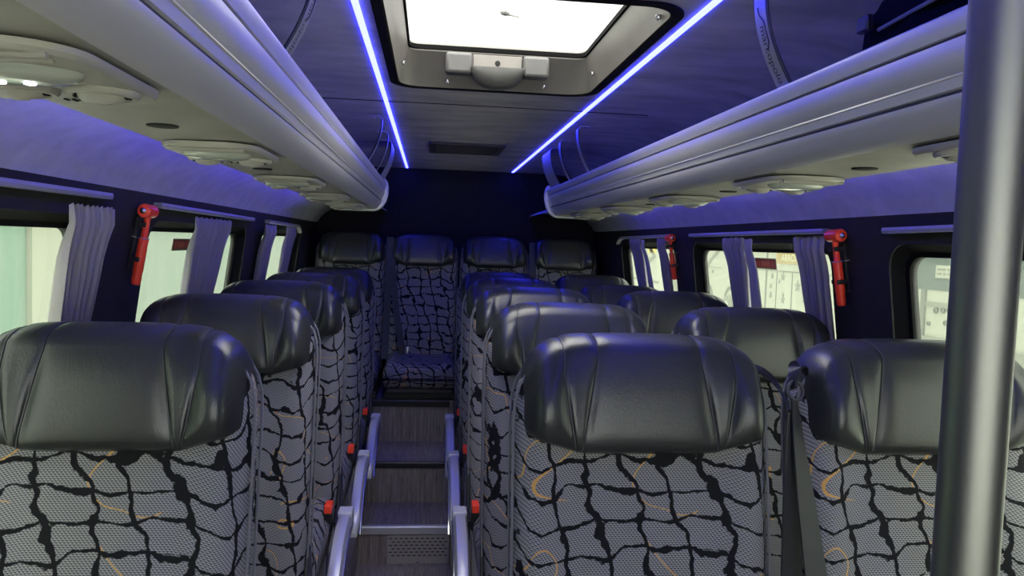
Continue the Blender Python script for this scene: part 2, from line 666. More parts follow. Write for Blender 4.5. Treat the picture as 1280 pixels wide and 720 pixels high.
def make_seat(name, label, group, arm=0, legs=True, slump=0.):
    """arm: +1/-1 side of armrest"""
    root = thing(name, label, 'bus seat', group=group)
    back = root
    R = Matrix.Identity(4)
    if slump:
        R = Matrix.Translation((0, -.10, .45)) @ Matrix.Rotation(-slump, 4, 'X') @ Matrix.Translation((0, .10, -.45))

    # backrest -------------------------------------------------------
    def w(z):
        if z < 1.03:
            return .232 - .010 * max(0, (.55 - z) / .2)
        k = min(1, (z - 1.03) / .157)
        return .232 * (1 - k ** 3.2) ** (1 / 2.6) if k < 1 else .012
    zs = [.37, .40, .45, .52, .60, .70, .80, .88, .95, 1.0, 1.04, 1.08, 1.11, 1.135, 1.155, 1.17, 1.18, 1.186]
    loops = []
    n = 20
    edge = []
    for z in zs:
        yf = seat_profile(z)
        hw = w(z)
        th = .105 if z < 1.0 else .105 - .03 * (z - 1.0) / .186
        front = []
        for k in range(n + 1):
            s_ = -1 + 2 * k / n
            x = hw * s_
            bol = -.016 * exp(-((abs(s_) - .80) / .16) ** 2)          # side bolsters
            rnd = .030 * max(0, (abs(s_) - .88) / .12) ** 2
            lum = -.012 * exp(-((z - .60) / .13) ** 2) * (1 - s_ * s_)
            y = yf + bol + rnd + lum + .012
            front.append((x, y, z))
        backp = [(hw * 1.0, yf + .06, z), (hw * .97, yf + th - .01, z), (hw * .85, yf + th, z),
                 (0, yf + th + .005, z), (-hw * .85, yf + th, z), (-hw * .97, yf + th - .01, z), (-hw, yf + .06, z)]
        loops.append(front + backp)
        edge.append((hw, yf + .030, z))
    b_ = MB()
    b_.loft(loops)
    b_.xf(R)
    b_.build('backrest', M['fabric'], back, smooth=60)
    # welts along the front edge and the rear edge
    for dy, r_ in ((.000, .0028), (.058, .0026)):
        pts = [(x + .001, y + dy, z) for x, y, z in edge] + [(-x - .001, y + dy, z) for x, y, z in edge[::-1]]
        b_ = MB()
        b_.tube(pts, r_, 6)
        b_.xf(R)
        b_.build('piping', M['piping'], back)
    # rear shell
    loops = []
    for z in zs[1:-3]:
        yf = seat_profile(z)
        hw = w(z) * .95
        th = .105 if z < 1.0 else .105 - .03 * (z - 1.0) / .186
        loops.append([(-hw, yf + th - .02, z), (hw, yf + th - .02, z), (hw * .9, yf + th + .012, z), (0, yf + th + .02, z), (-hw * .9, yf + th + .012, z)])
    b_ = MB()
    b_.loft(loops)
    b_.xf(R)
    b_.build('back_shell', M['shell'], back, smooth=50)

    # headrest: leather wrap with seams ------------------------------
    # normalised columns: 0 centre, 1 first seam, 2 second seam, 3 edge
    cols = []
    for c in range(0, 9):
        cols.append(c / 8)
    for c in range(1, 7):
        cols.append(1 + c / 6)
    for c in range(1, 11):
        cols.append(2 + c / 10)
    eps = .035
    cols = sorted(set(cols + [1 - eps, 1 + eps, 2 - eps, 2 + eps, 1 - 2.5 * eps, 1 + 2.5 * eps, 2 - 2.5 * eps, 2 + 2.5 * eps, 2.95, 2.98]))
    cols = [-c for c in cols[::-1] if c > 0] + cols

    def colx(c, t):
        """t: 0 bottom .. 1 top"""
        a = abs(c)
        x1 = .122 - .030 * t
        x2 = .128 + .024 * min(1, t * 1.25) ** .8
        x3 = .2185
        if a <= 1:
            x = x1 * a
        elif a <= 2:
            x = x1 + (x2 - x1) * (a - 1)
        else:
            x = x2 + (x3 - x2) * (a - 2)
        return math.copysign(x, c) if c else 0.

    def puff(c):
        a = abs(c)
        d = min(abs(a - 1), abs(a - 2))
        g = 1 - exp(-(d / .10) ** 2)                 # 0 at the seams
        return g
    NV = 14
    loops = []
    for c in cols:
        loop = []
        # front from bottom to top then over the top and down the back
        for k in range(NV + 1):
            t = k / NV
            x = colx(c, t)
            ax = abs(x) / .2185
            zt = 1.200 - .005 * ax ** 2 - .100 * (1 - sqrt(max(0, 1 - ax ** 6)))
            zb = 1.000 + .030 * max(0, (ax - .55) / .45)
            z = zb + (zt - .030 - zb) * t
            yb = seat_profile(z)
            side = max(0, (ax - .86) / .14) ** 2.6
            bulge = .016 + .012 * (1 - (1 - min(1, t / .35)) ** 3) - .006 * max(0, (t - .6) / .4) ** 2
            wing = .016 * exp(-((ax - .82) / .15) ** 2) * sin(pi * min(1, t * .9 + .05))
            y = yb - .004 - bulge * (1 - .75 * side) - wing * (1 - side) + .045 * side - .0055 * puff(c) * sin(pi * min(1, .1 + t * .85))
            if t == 0:
                y += .020
            loop.append((x, y, z))
        x = colx(c, 1)
        ax = abs(x) / .2185
        zt = 1.200 - .005 * ax ** 2 - .100 * (1 - sqrt(max(0, 1 - ax ** 6)))
        x0, y0, z0 = loop[-1]
        yb = seat_profile(zt)
        yc = (y0 + yb + .105) / 2
        hy = (yb + .105 - y0) / 2
        pf = .003 * puff(c)
        for k in range(1, 9):
            a = pi * k / 8
            loop.append((x, yc - hy * cos(a), z0 + (.030 + pf) * sin(a)))
        for q in (.04, .09, .13):
            loop.append((x, yc + hy - .002, z0 - q))
        # close behind the foam, inside the backrest
        loop.append((x, yb + .05, z0 - .14))
        loops.append(loop)
    b_ = MB()
    b_.loft(loops)
    b_.xf(R)
    h = b_.build('headrest', M['leather'], back, smooth=75)
    # stitched seams: fine raised cords lying in the grooves
    for c in (-2, -1, 1, 2):
        i = cols.index(c)
        pts = loops[i][1:NV + 8]
        b_ = MB()
        b_.tube([(p[0], p[1] - (.0008 if k < NV else 0), p[2] + (0 if k < NV else .0006)) for k, p in enumerate(pts)], .0015, 5)
        b_.xf(R)
        b_.build('seam', M['seam'], h)

    # cushion ---------------------------------------------------------
    loops = []
    prof = [(-.08, .400, .452), (-.13, .335, .462), (-.22, .325, .455), (-.32, .320, .452), (-.42, .320, .456), (-.50, .322, .462), (-.545, .330, .452), (-.568, .345, .430), (-.575, .375, .405)]
    for (y, zb, zt) in prof:
        l = []
        hw = .220
        n2 = 16
        for k in range(n2 + 1):
            s_ = -1 + 2 * k / n2
            x = hw * s_
            z = zt + .012 * exp(-((abs(s_) - .8) / .16) ** 2) - .035 * max(0, (abs(s_) - .88) / .12) ** 2
            l.append((x, y, z))
        l += [(hw, y, (zb + zt) / 2), (hw * .96, y, zb), (0, y, zb - .004), (-hw * .96, y, zb), (-hw, y, (zb + zt) / 2)]
        loops.append(l)
    b_ = MB()
    b_.loft(loops)
    b_.build('seat_cushion', M['fabric'], back, smooth=60)
    # pan and legs
    b_ = MB()
    b_.box(-.20, .20, -.54, -.02, .295, .326)
    b_.build('seat_pan', M['shell'], back, bevel=.008)
    if legs:
        for sx_ in (-.17, .17):
            b_ = MB()
            pr = [(-.48, .0), (-.44, .0), (-.40, .27), (-.10, .27), (-.06, .0), (-.02, .0), (-.05, .30), (-.45, .30)]
            b_.loft([[(sx_ - .014, y, z) for y, z in pr], [(sx_ + .014, y, z) for y, z in pr]])
            b_.build('leg', M['arm'], back, bevel=.003)
    # side plate joining backrest and cushion
    for sx_ in (-1, 1) if legs else ():
        b_ = MB()
        pr = [(-.20, .34), (-.04, .34), (-.02, .47), (-.05, .56), (-.085, .56), (-.13, .44), (-.20, .41)]
        b_.loft([[(sx_ * .226, y, z) for y, z in pr], [(sx_ * .236, y, z) for y, z in pr]])
        b_.build('hinge_plate', M['blk'], back, bevel=.003)
    if arm:
        # armrest: arched bar drooping forward from a pivot cap
        ar = MB()
        cl = []
        nA = 14
        for k in range(nA + 1):
            t = k / nA
            y = -.20 - .40 * t
            z = .405 - .020 * t - .14 * t ** 2.2
            hgt = .032 + .014 * sin(pi * min(1, t * 1.05)) if t < 1 else .02
            if k == nA:
                hgt = .014
            hw = .0235 if k < nA else .015
            cl.append([(arm * (.262) + hw * a_, y + .25 * hgt * c_ * -1 * 0, z + hgt * c_) for a_, c_ in
                       ((-1, -.7), (-.75, -1), (.75, -1), (1, -.7), (1, .55), (.7, .88), (0, 1), (-.7, .88), (-1, .55))])
        ar.loft(cl)
        a_o = ar.build('armrest', M['arm'], back, smooth=40)
        cp = MB()
        cp.box(arm * .262 - .0245, arm * .262 + .0245, -.202, -.135, .372, .442)
        cp.build('pivot_cap', M['armcap'], a_o, bevel=.006, seg=3)
        ed = MB()
        ed.tube([(arm * .288, l_[4][1], l_[4][2] - .012) for l_ in cl], .0035, 6)
        ed.build('edge_trim', M['steel'], a_o)
        # buckle between armrest and cushion
        bk = MB()
        bk.box(arm * .214 - .014, arm * .214 + .014, -.265, -.205, .40, .470)
        bo = bk.build('buckle', M['blk'], back, bevel=.004)
        bt = MB()
        bt.box(arm * .214 - .012, arm * .214 + .012, -.272, -.215, .462, .490)
        bt.build('release_button', M['red'], bo, bevel=.003)
    return root


def ribbon(pts, width_vec, widths, th=.0015):
    """thin webbing with real thickness along pts; width_vec direction of the width"""
    b_ = MB()
    loops = []
    N = len(pts)
    for i, p in enumerate(pts):
        p = Vector(p)
        t = (Vector(pts[min(i + 1, N - 1)]) - Vector(pts[max(i - 1, 0)])).normalized()
        wv = Vector(width_vec[i] if isinstance(width_vec, list) else width_vec)
        wv = (wv - t * wv.dot(t)).normalized()
        nn = t.cross(wv)
        h = widths[i] / 2 if isinstance(widths, (list, tuple)) else widths / 2
        loops.append([p - wv * h - nn * th, p + wv * h - nn * th, p + wv * h + nn * th, p - wv * h + nn * th])
    b_.loft(loops)
    return b_


def copy_tree(o, parent=None):
    c = o.copy()
    C.objects.link(c)
    if parent is not None:
        c.parent = parent
    for ch in list(o.children):
        copy_tree(ch, c)
    return c


def bez(p0, p1, p2, p3, n=14):
    out = []
    for i in range(n + 1):
        t = i / n
        out.append(tuple((1 - t) ** 3 * a + 3 * (1 - t) ** 2 * t * b + 3 * (1 - t) * t * t * c + t ** 3 * d for a, b, c, d in zip(p0, p1, p2, p3)))
    return out


PZ = E - 1.358        # top of the seat platforms
seats = {}
G1, G2, G3, G4 = 'single seats left of the aisle', 'aisle side seats right of the aisle', 'window side seats on the right', 'rear bench seats'
protoL = make_seat('bus_seat', '', G1, arm=1)
protoA = make_seat('bus_seat', '', G2, arm=-1)
protoW = make_seat('bus_seat', '', G3)
protoR = make_seat('bus_seat', '', G4, legs=False)
protoS = make_seat('bus_seat', '', G3, slump=.12)


def place(o, x, y, z, label, group):
    o.location = (x, y, z)
    o['label'] = label
    o['category'] = 'bus seat'
    o['group'] = group
    return o


rows = [1.33, 2.05, 2.77, 3.49, 4.21]
lab_L = ['black leather headrest seat nearest on the left, cut off by the left edge',
         'single seat directly behind the nearest left one, beside the first red hammer',
         'middle seat of the left-hand single row, third from the front',
         'fourth seat of the left-hand single row, with the middle left armrest',
         'last single seat on the left, just before the rear bench']
lab_A = ['largest seat in view, black headrest and full patterned back, right of the aisle in front',
         'second seat right of the aisle, its headrest just above the largest one',
         'third seat right of the aisle, with wrinkled pale-shining headrest',
         'fourth seat right of the aisle, only a blue-lit sliver of headrest showing',
         'fifth seat right of the aisle, blue-lit headrest nearest the rear bench']
lab_W = ['front window-side seat partly hidden by the steel pole',
         'second window-side seat on the right, below the middle window',
         'third window-side seat on the right, below the second red hammer and rear window',
         'reclined dark window-side seat behind the third one',
         'last window-side seat on the right, dark with pale rim, before rear bench']
for i, y in enumerate(rows):
    o = protoL if i == 0 else copy_tree(protoL)
    seats['L%d' % i] = place(o, -.522, y, PZ, lab_L[i], G1)
    o = protoA if i == 0 else copy_tree(protoA)
    seats['A%d' % i] = place(o, .388, y, PZ, lab_A[i], G2)
    o = protoS if i == 3 else (protoW if i == 0 else copy_tree(protoW))
    seats['W%d' % i] = place(o, .912, y, PZ, lab_W[i], G3)
lab_R = ['leftmost seat of the rear bench, in the dark corner under the left rack end',
         'rear bench seat facing the aisle, its whole blue-lit back and cushion visible',
         'rear bench seat third from the left, blue headrest above the fifth aisle seat',
         'rightmost seat of the rear bench, dark headrest near the right wall']
for i, x in enumerate((-.485, -.040, .408, .848)):
    o = protoR if i == 0 else copy_tree(protoR)
    seats['R%d' % i] = place(o, x, 4.86, PZ + .203, lab_R[i], G4)
    o.scale = (.925, 1, 1)
# skirt under the rear bench seats is part of each seat
for i in range(4):
    b = MB()
    b.box(-.218, .218, -.47, .10, .252, .296)
    b.build('base_panel', M['shell'], seats['R%d' % i], bevel=.004)

# seat belts -----------------------------------------------------------------
# front aisle seat: guide loop on the shoulder and webbing running down between the two seats
s = seats['A0']
ox, oy, oz = s.location
A = lambda X, Y, Z: (X - ox, Y - oy, Z + E - oz)
b = ribbon(bez(A(.575, 1.375, -.225), A(.61, 1.37, -.20), A(.645, 1.34, -.225), A(.648, 1.30, -.285)), (0.3, 1, .2), .04, .002)
b.build('belt_guide', M['blk'], s, smooth=60)
b = ribbon([A(.651, 1.305, -.262), A(.650, 1.29, -.36), A(.648, 1.27, -.48), A(.645, 1.25, -.62), A(.640, 1.22, -.80), A(.630, 1.20, -.92)],
           [(1, .9, 0), (1, .5, 0), (1, .3, 0), (1, .2, 0), (1, .2, 0), (1, .2, 0)], [.022, .034, .040, .044, .046, .046])
bo = b.build('seat_belt', M['belt'], s, smooth=60)
s = seats['W0']
ox, oy, oz = s.location
A = lambda X, Y, Z: (X - ox, Y - oy, Z + E - oz)
b = MB()
b.tube([A(.664 + .014 * cos(a), 1.315 + .006 * sin(a), -.247 + .016 * sin(a)) for a in [2 * pi * k / 14 for k in range(14)]], .0032, 7, closed=True)
b.build('belt_ring', M['shade_ring'], s)
b = ribbon(bez(A(.705, 1.37, -.225), A(.69, 1.35, -.20), A(.665, 1.33, -.20), A(.662, 1.318, -.245)), (0.2, 1, .1), .035, .002)
b.build('belt_guide', M['blk'], s, smooth=60)
b = ribbon([A(.660, 1.310, -.262), A(.664, 1.29, -.34), A(.669, 1.26, -.44), A(.674, 1.22, -.56), A(.680, 1.17, -.70), A(.685, 1.13, -.88)],
           [(1, .9, 0), (1, .6, 0), (1, .4, 0), (1, .3, 0), (1, .2, 0), (1, .2, 0)], [.022, .032, .042, .048, .048, .048])
b.build('seat_belt', M['belt'], s, smooth=60)
# belts of the rear bench
s = seats['R1']
ox, oy, oz = s.location
A = lambda X, Y, Z: (X - ox, Y - oy, Z + E - oz)
b = ribbon([A(-.268, 4.86, .02), A(-.266, 4.80, -.10), A(-.268, 4.76, -.30), A(-.270, 4.70, -.52), A(-.272, 4.62, -.71)], (1, 0, 0), .045)
b.build('seat_belt', M['belt'], s, smooth=60)
b = ribbon([A(-.262, 4.84, .015), A(-.238, 4.77, -.20), A(-.205, 4.70, -.45), A(-.165, 4.63, -.63)], (1, 0, .2), .042)
b.build('seat_belt', M['belt'], s, smooth=60)
b = MB()
b.box(-.145, -.105, -.235, -.215, .475, .53)
b.build('buckle', M['blk'], s, bevel=.004)
b = MB()
b.box(-.094, -.078, -.237, -.217, .48, .52)
b.build('belt_tongue', M['steel'], s, bevel=.002)
s = seats['R3']
ox, oy, oz = s.location
A = lambda X, Y, Z: (X - ox, Y - oy, Z + E - oz)
b = ribbon([A(.628, 4.86, .015), A(.629, 4.82, -.05), A(.630, 4.78, -.25), A(.632, 4.70, -.50), A(.634, 4.64, -.70)], (1, 0, 0), .045)
b.build('seat_belt', M['belt'], s, smooth=60)

# ------------------------------------------------------------------ luggage racks
YR = 4.05


def rack(side):
    nm = 'left' if side < 0 else 'right'
    lab = 'silver luggage rack with grooved front running along the %s side above the windows' % nm
    r = thing('luggage_rack', lab, 'luggage rack', (CX + side * .6, 1.5, E + .15), 'overhead luggage racks')
    lx, ly, lz = CX + side * .6, 1.5, .15

    def T(u, y, z):
        return (CX + side * u - lx, y - ly, z - lz)
    outer = [(.421, .293), (.417, .290), (.4165, .285), (.4205, .272), (.4225, .2655), (.4275, .2645), (.4275, .2615), (.4235, .2605), (.4235, .252),
             (.4255, .240), (.430, .228), (.434, .2215), (.4335, .2190), (.4365, .2180), (.4385, .2105), (.4395, .2060), (.4455, .2045), (.4455, .2010), (.441, .1995), (.4415, .1940), (.4455, .1850), (.4515, .1760), (.4595, .1680), (.4685, .1620), (.478, .1585)]
    inner = [(.478, .1655), (.462, .176), (.452, .190), (.450, .21), (.440, .24), (.434, .27), (.430, .291)]
    b_ = MB()
    pr = outer + inner
    ys = [YF + .02] + [YF + .02 + (YR - YF - .02) * k / 10 for k in range(1, 11)]
    b_.loft([[T(u, y, z) for u, z in pr] for y in ys])
    b_.build('front_profile', M['alu'], r, smooth=28)
    # dark strips that paint the shade inside the two grooves
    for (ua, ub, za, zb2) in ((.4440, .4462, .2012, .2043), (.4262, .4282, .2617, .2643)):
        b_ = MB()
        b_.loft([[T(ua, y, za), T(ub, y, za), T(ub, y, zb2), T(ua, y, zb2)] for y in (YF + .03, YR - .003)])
        b_.build('groove_shade', M['shade_ring'], r, smooth=0)
    # underside panel; outer lip added out of view to block tape light
    und = [(.478, .1585), (.50, .1575), (.58, .1560), (.650, .1555), (.659, .158), (.690, .171), (.692, .176), (.688, .177), (.655, .166), (.64, .164), (.50, .1655), (.478, .1655)]
    b_ = MB()
    b_.loft([[T(u, y, z) for u, z in und] for y in ys])
    b_.build('underside_panel', M['under'], r, smooth=28)
    # end cap
    cap = [(.470, .300), (.445, .318), (.425, .318), (.413, .300), (.407, .27), (.409, .235), (.418, .200), (.434, .172), (.456, .154), (.478, .147), (.66, .146), (.665, .21), (.60, .215), (.50, .25)]
    b_ = MB()
    b_.loft([[T(u, YR - .002, z) for u, z in cap], [T(u, YR + .016, z) for u, z in cap]])
    b_.build('end_cap', M['arm'], r, smooth=30, bevel=.004, seg=3)
    # brackets up to the ceiling
    crv = bez((.383, .462), (.380, .40), (.412, .31), (.500, .215), 18)

    def bracket(y0, w, name, m_, text):
        pts = [(.432, .473), (.392, .473)] + crv
        loops = []
        for i, (u, z) in enumerate(pts):
            a = Vector(pts[max(i - 1, 0)])
            c = Vector(pts[min(i + 1, len(pts) - 1)])
            t_ = (c - a).normalized()
            nx, nz = t_.y, -t_.x
            th = .0022
            loops.append([T(u - nx * th, y0 - w / 2, z - nz * th), T(u - nx * th, y0 + w / 2, z - nz * th), T(u + nx * th, y0 + w / 2, z + nz * th), T(u + nx * th, y0 - w / 2, z + nz * th)])
        b2 = MB()
        b2.loft(loops)
        o = b2.build(name, m_, r, smooth=50)
        sc_ = MB()
        sc_.lathe([(.006, 0), (.005, -.003), (.0001, -.004)], T(.412, y0, .471), 10)
        sc_.build('screw', M['steel'], o)
        # dark edge lip along the near edge
        ed = MB()
        ed.tube([T(u, y0 - w / 2 - .001 if side > 0 else y0 - w / 2 - .001, z) for u, z in pts[2:]], .003, 6)
        ed.build('edge_lip', M['print'], o)
        if text:
            # lettering printed along the aisle face, reading downwards
            L = [0.]
            for i in range(1, len(crv)):
                L.append(L[-1] + (Vector(crv[i]) - Vector(crv[i - 1])).length)

            def at(s_):
                for i in range(1, len(crv)):
                    if s_ <= L[i] or i == len(crv) - 1:
                        f = (s_ - L[i - 1]) / (L[i] - L[i - 1])
                        p = Vector(crv[i - 1]).lerp(Vector(crv[i]), f)
                        d = (Vector(crv[i]) - Vector(crv[i - 1])).normalized()
                        return p, d
            tb = text_mb('marcopolo', .026)
            sg = -side
            x0 = min(p[0] for p in tb.v)
            vs = []
            for (tx, ty, tz) in tb.v:
                p, d = at(.062 + (tx - x0) * .95)
                vs.append(T(p.x - .0030, y0 + sg * ty, p.y - .0006))
            tb.v = vs
            tb.build('lettering', M['print'], o, smooth=0, flipfix=False)
            pts2 = []
            for k in range(16):
                s_ = .028 + .078 * k / 15
                p, d = at(s_)
                yy = -.008 + .020 / (1 + exp(-(k - 4) * 1.2)) - (.012 * max(0, (k - 12) / 3) ** 2)
                pts2.append(T(p.x - .003, y0 - side * yy, p.y))
            tb = MB()
            tb.tube(pts2, .0011, 5)
            tb.build('printed_line', M['print'], o)
        return o
    for y0 in (1.33, 3.03, 3.45):
        bracket(y0, .045, 'support_bracket', M['strap'], y0 < 2)
    bracket(3.85, .27, 'wide_support_bracket', M['strap'], False)
    # hidden blue tape lighting the cove
    b_ = MB()
    sec = [(.664, .1725), (.676, .1775), (.675, .1800), (.663, .1750)]
    b_.loft([[T(u, y, z) for u, z in sec] for y in (YF + .1, YR)])
    b_.build('led_tape', M['led_cove'], r, smooth=0)
    # dark round grommets in the underside
    for y in ((1.18, 1.85, 2.51, 3.18) if side < 0 else (1.30, 1.93, 2.62, 3.28)):
        b_ = MB()
        u = .578
        b_.lathe([(.022, .0), (.022, -.0025), (.021, -.003), (.001, -.003)], T(u, y, .1568), 20)
        g = b_.build('grommet', M['hole'], r)
    return r


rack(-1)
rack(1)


# passenger service panels on the underside of the racks
def service_panel(side, y, label, lit):
    cx = CX + side * .566
    r = thing('passenger_service_panel', label, 'reading light panel', (cx, y, E + .1515), 'air and light panels under the racks')
    b_ = MB()
    l0 = rrect(-.082, .082, -.135, .135, .06, 8)
    l1 = rrect(-.078, .078, -.131, .131, .057, 8)
    l2 = rrect(-.070, .070, -.120, .120, .050, 8)
    b_.loft([[(x, yy, .003) for x, yy in l0], [(x, yy, -.004) for x, yy in l0], [(x, yy, -.009) for x, yy in l1], [(x, yy, -.0105) for x, yy in l2]])
    b_.build('bezel', M['psu'], r, smooth=40)
    # two ridges at the near end
    for k, yy in enumerate((-.118, -.100)):
        b_ = MB()
        b_.tube([(-.062 + .003 * k, yy, -.0105), (0, yy - .002, -.0118), (.062 - .003 * k, yy, -.0105)], .0035, 8)
        b_.build('ridge', M['psu'], r)
    # reading light lens
    b_ = MB()
    loops = []
    for sc_, z in ((1, -.008), (.97, -.016), (.85, -.021), (.5, -.024), (.05, -.0245)):
        loops.append([(.060 * sc_ * cos(a), -.045 + .036 * sc_ * sin(a), z) for a in [2 * pi * k / 28 for k in range(28)]])
    b_.loft(loops)
    ln = b_.build('light_lens', M['lens'], r, smooth=60)
    if lit:
        for q in (-.012, .014):
            b_ = MB()
            b_.lathe([(.0055, -.0215), (.005, -.0262), (.0001, -.0275)], (q, -.047, 0), 12)
            b_.build('reading_led', M['led_white'], ln)
    # swivelling air vents
    for q in (-.040, .040):
        b_ = MB()
        b_.lathe([(.036, -.008), (.036, -.014), (.033, -.018), (.028, -.018), (.026, -.012)], (q, .045, 0), 28)
        vv = b_.build('air_vent_ring', M['psu'], r, smooth=40)
        b_ = MB()
        b_.lathe([(.0245, -.010), (.0235, -.018), (.019, -.024), (.016, -.0245), (.015, -.022), (.008, -.022), (.007, -.0265), (.0001, -.027)], (q, .045, 0), 24)
        b_.xf(Matrix.Translation((q, .045, -.012)) @ Matrix.Rotation(.25, 4, 'X') @ Matrix.Translation((-q, -.045, .012)))
        b_.build('swivel_nozzle', M['psu'], vv, smooth=40)
        for dx in (-.025, .025):
            b_ = MB()
            b_.box(q + dx - .004, q + dx + .004, .041, .049, -.0195, -.012)
            b_.build('vent_gap', M['hole'], vv, bevel=.002)
    b_ = MB()
    r.scale = (1, 1, .8)
    for k in range(6):
        b_.box(-.022 + k * .008, -.0185 + k * .008, .098, .106 + .003 * (k % 2), -.0125, -.010)
    b_.build('speaker_slots', M['hole'], r, smooth=0)
    return r


ordn = ['nearest', 'second', 'third', 'fourth', 'farthest']
for k, y in enumerate((.80, 1.47, 2.15, 2.83, 3.52)):
    service_panel(-1, y, '%s beige air vent and reading light panel under the left rack%s' % (ordn[k], ', two small lamps glinting' if k == 0 else ''), k == 0)
for k, y in enumerate((.93, 1.58, 2.25, 2.93, 3.60)):
    service_panel(1, y, '%s beige air vent and light panel under the right rack%s' % (ordn[k], ', mostly behind steel pole' if k == 0 else ''), False)

# ------------------------------------------------------------------ ceiling fittings
for x, nm in ((-.165, 'left'), (.532, 'right')):
    b = MB()
    b.box(x - .007, x + .007, YF + .1, YB - .04, ZC - .004, ZC + .001)
    o = b.build('led_strip', M['led'], up=True, smooth=0)
    tag(o, 'glowing blue light strip on the ceiling %s of the roof hatch' % nm, 'light strip', 'blue ceiling light strips')

h = thing('roof_hatch', 'open bright roof hatch window with aluminium surround in the grey ceiling', 'roof hatch', (CX, 1.96, E + ZC))
H = lambda l, z: [(x - CX, y - 1.96, z - ZC) for x, y in l]
o0 = rrect(HX0 - .022, HX1 + .022, HY0 - .022, HY1 + .022, .09, 8)
o1 = rrect(HX0, HX1, HY0, HY1, .075, 8)
o2 = rrect(HX0 + .004, HX1 - .004, HY0 + .004, HY1 - .004, .072, 8)
i1 = rrect(HX0 + .030, HX1 - .030, HY0 + .045, HY1 - .095, .03, 8)
b = MB()
b.loft([H(o0, ZC - .001), H(o0, ZC - .005), H(o1, ZC - .006), H(o2, ZC + .004), H(o1, ZC + .004), H(o0, ZC - .001)], cap=False)
b.build('gasket', M['rubber'], h, smooth=30)
o3 = rrect(HX0 + .012, HX1 - .012, HY0 + .012, HY1 - .030, .065, 8)
b = MB()
b.loft([H(o2, ZC - .003), H(o3, ZC + .035), H(i1, ZC + .085), H(i1, ZC + .110), H(o1, ZC + .110), H(o1, ZC - .003)], cap=False)
b.build('surround', M['liner'], h, smooth=30)
b = MB()
i2 = rrect(HX0 + .026, HX1 - .026, HY0 + .041, HY1 - .091, .033, 8)
i3 = rrect(HX0 + .036, HX1 - .036, HY0 + .051, HY1 - .101, .028, 8)
b.loft([H(i2, ZC + .088), H(i3, ZC + .090), H(i3, ZC + .102), H(i2, ZC + .102), H(i2, ZC + .088)], cap=False)
b.build('seal', M['rubber'], h, smooth=30)
b = MB()
b.loft([H(i2, ZC + .104), H(i2, ZC + .109)])
b.build('window_pane', M['pane'], h, smooth=0)
# latch on the far side of the surround
yl = 2.335 - 1.96
for x0 in (.075, -.155):
    lt = MB()
    lt.box(x0, x0 + .080, yl - .030, yl + .02, .020, .082)
    l_o = lt.build('latch_block', M['latch'], h, bevel=.010, seg=3)
b = MB()
loops = []
n = 12
for k in range(n + 1):
    a = pi * k / n
    x = -.078 * cos(a)
    zz = .036 - .052 * sin(a) ** .8
    H_ = .040 - zz
    loops.append([(x, yl + .012, .040), (x, yl - .046, .040)] + [(x, yl - .046 + .046 * (1 - cos(q)), .040 - H_ * (.12 + .88 * sin(q))) for q in [pi / 2 * m_ / 7 for m_ in range(8)]] + [(x, yl + .012, zz)])
b.loft(loops)
b.build('latch_handle', M['latch'], l_o, bevel=.004, smooth=40)
b = MB()
b.box(-.074, .074, yl - .010, yl + .02, .036, .082)
pl = b.build('latch_plate', M['liner'], l_o, bevel=.002)
b = MB()
b.lathe([(.008, 0), (.008, -.004), (.0001, -.0045)], (0, yl - .009, .058), 16, 'y')
b.build('keyhole', M['hole'], pl)
for x, y, z in ((-.147, 2.375, .008), (.150, 2.375, .008), (-.276, 2.26, .03), (.276, 2.26, .03), (.283, 1.62, .012)):
    b = MB()
    b.lathe([(.0065, .004), (.0065, -.002), (.004, -.006), (.0001, -.0065)], (x, y - 1.96, z), 12)
    b.build('screw', M['steel'], h)

# a dry leaf lying on the pane
b = MB()
pts = [(-.018, -.008), (-.006, -.012), (.004, -.006), (.010, .004), (.034, .014), (.036, .017), (.008, .009), (-.004, .010), (-.014, .004)]
b.loft([[(.178 + x, 2.0 + y * 1.6, ZC + .1095) for x, y in pts], [(.178 + x, 2.0 + y * 1.6, ZC + .1125) for x, y in pts]])
tag(b.build('dry_leaf', M['leaf'], up=True, smooth=0), 'small dark dry leaf lying on top of the roof hatch pane', 'leaf')

# speaker grille / air return in the rear of the ceiling
cv = thing('ceiling_vent', 'dark rectangular slatted vent in the ceiling near the rear wall', 'vent', (.165, 3.93, E + ZC))
b = plate([rrect(-.185, .185, -.20, .20, .02, 4), rrect(-.150, .150, -.165, .165, .01, 3)], .012)
b.v = [(x, y, -z) for x, y, z in b.v]
dk = mat('dark_grille_plastic', (.045, .04, .05), .6)
b.build('frame', dk, cv, smooth=0)
b = MB()
for k in range(14):
    yy = -.155 + k * .0235
    b.box(-.152, .152, yy, yy + .012, -.009, -.002)
b.build('slats', dk, cv, smooth=0)

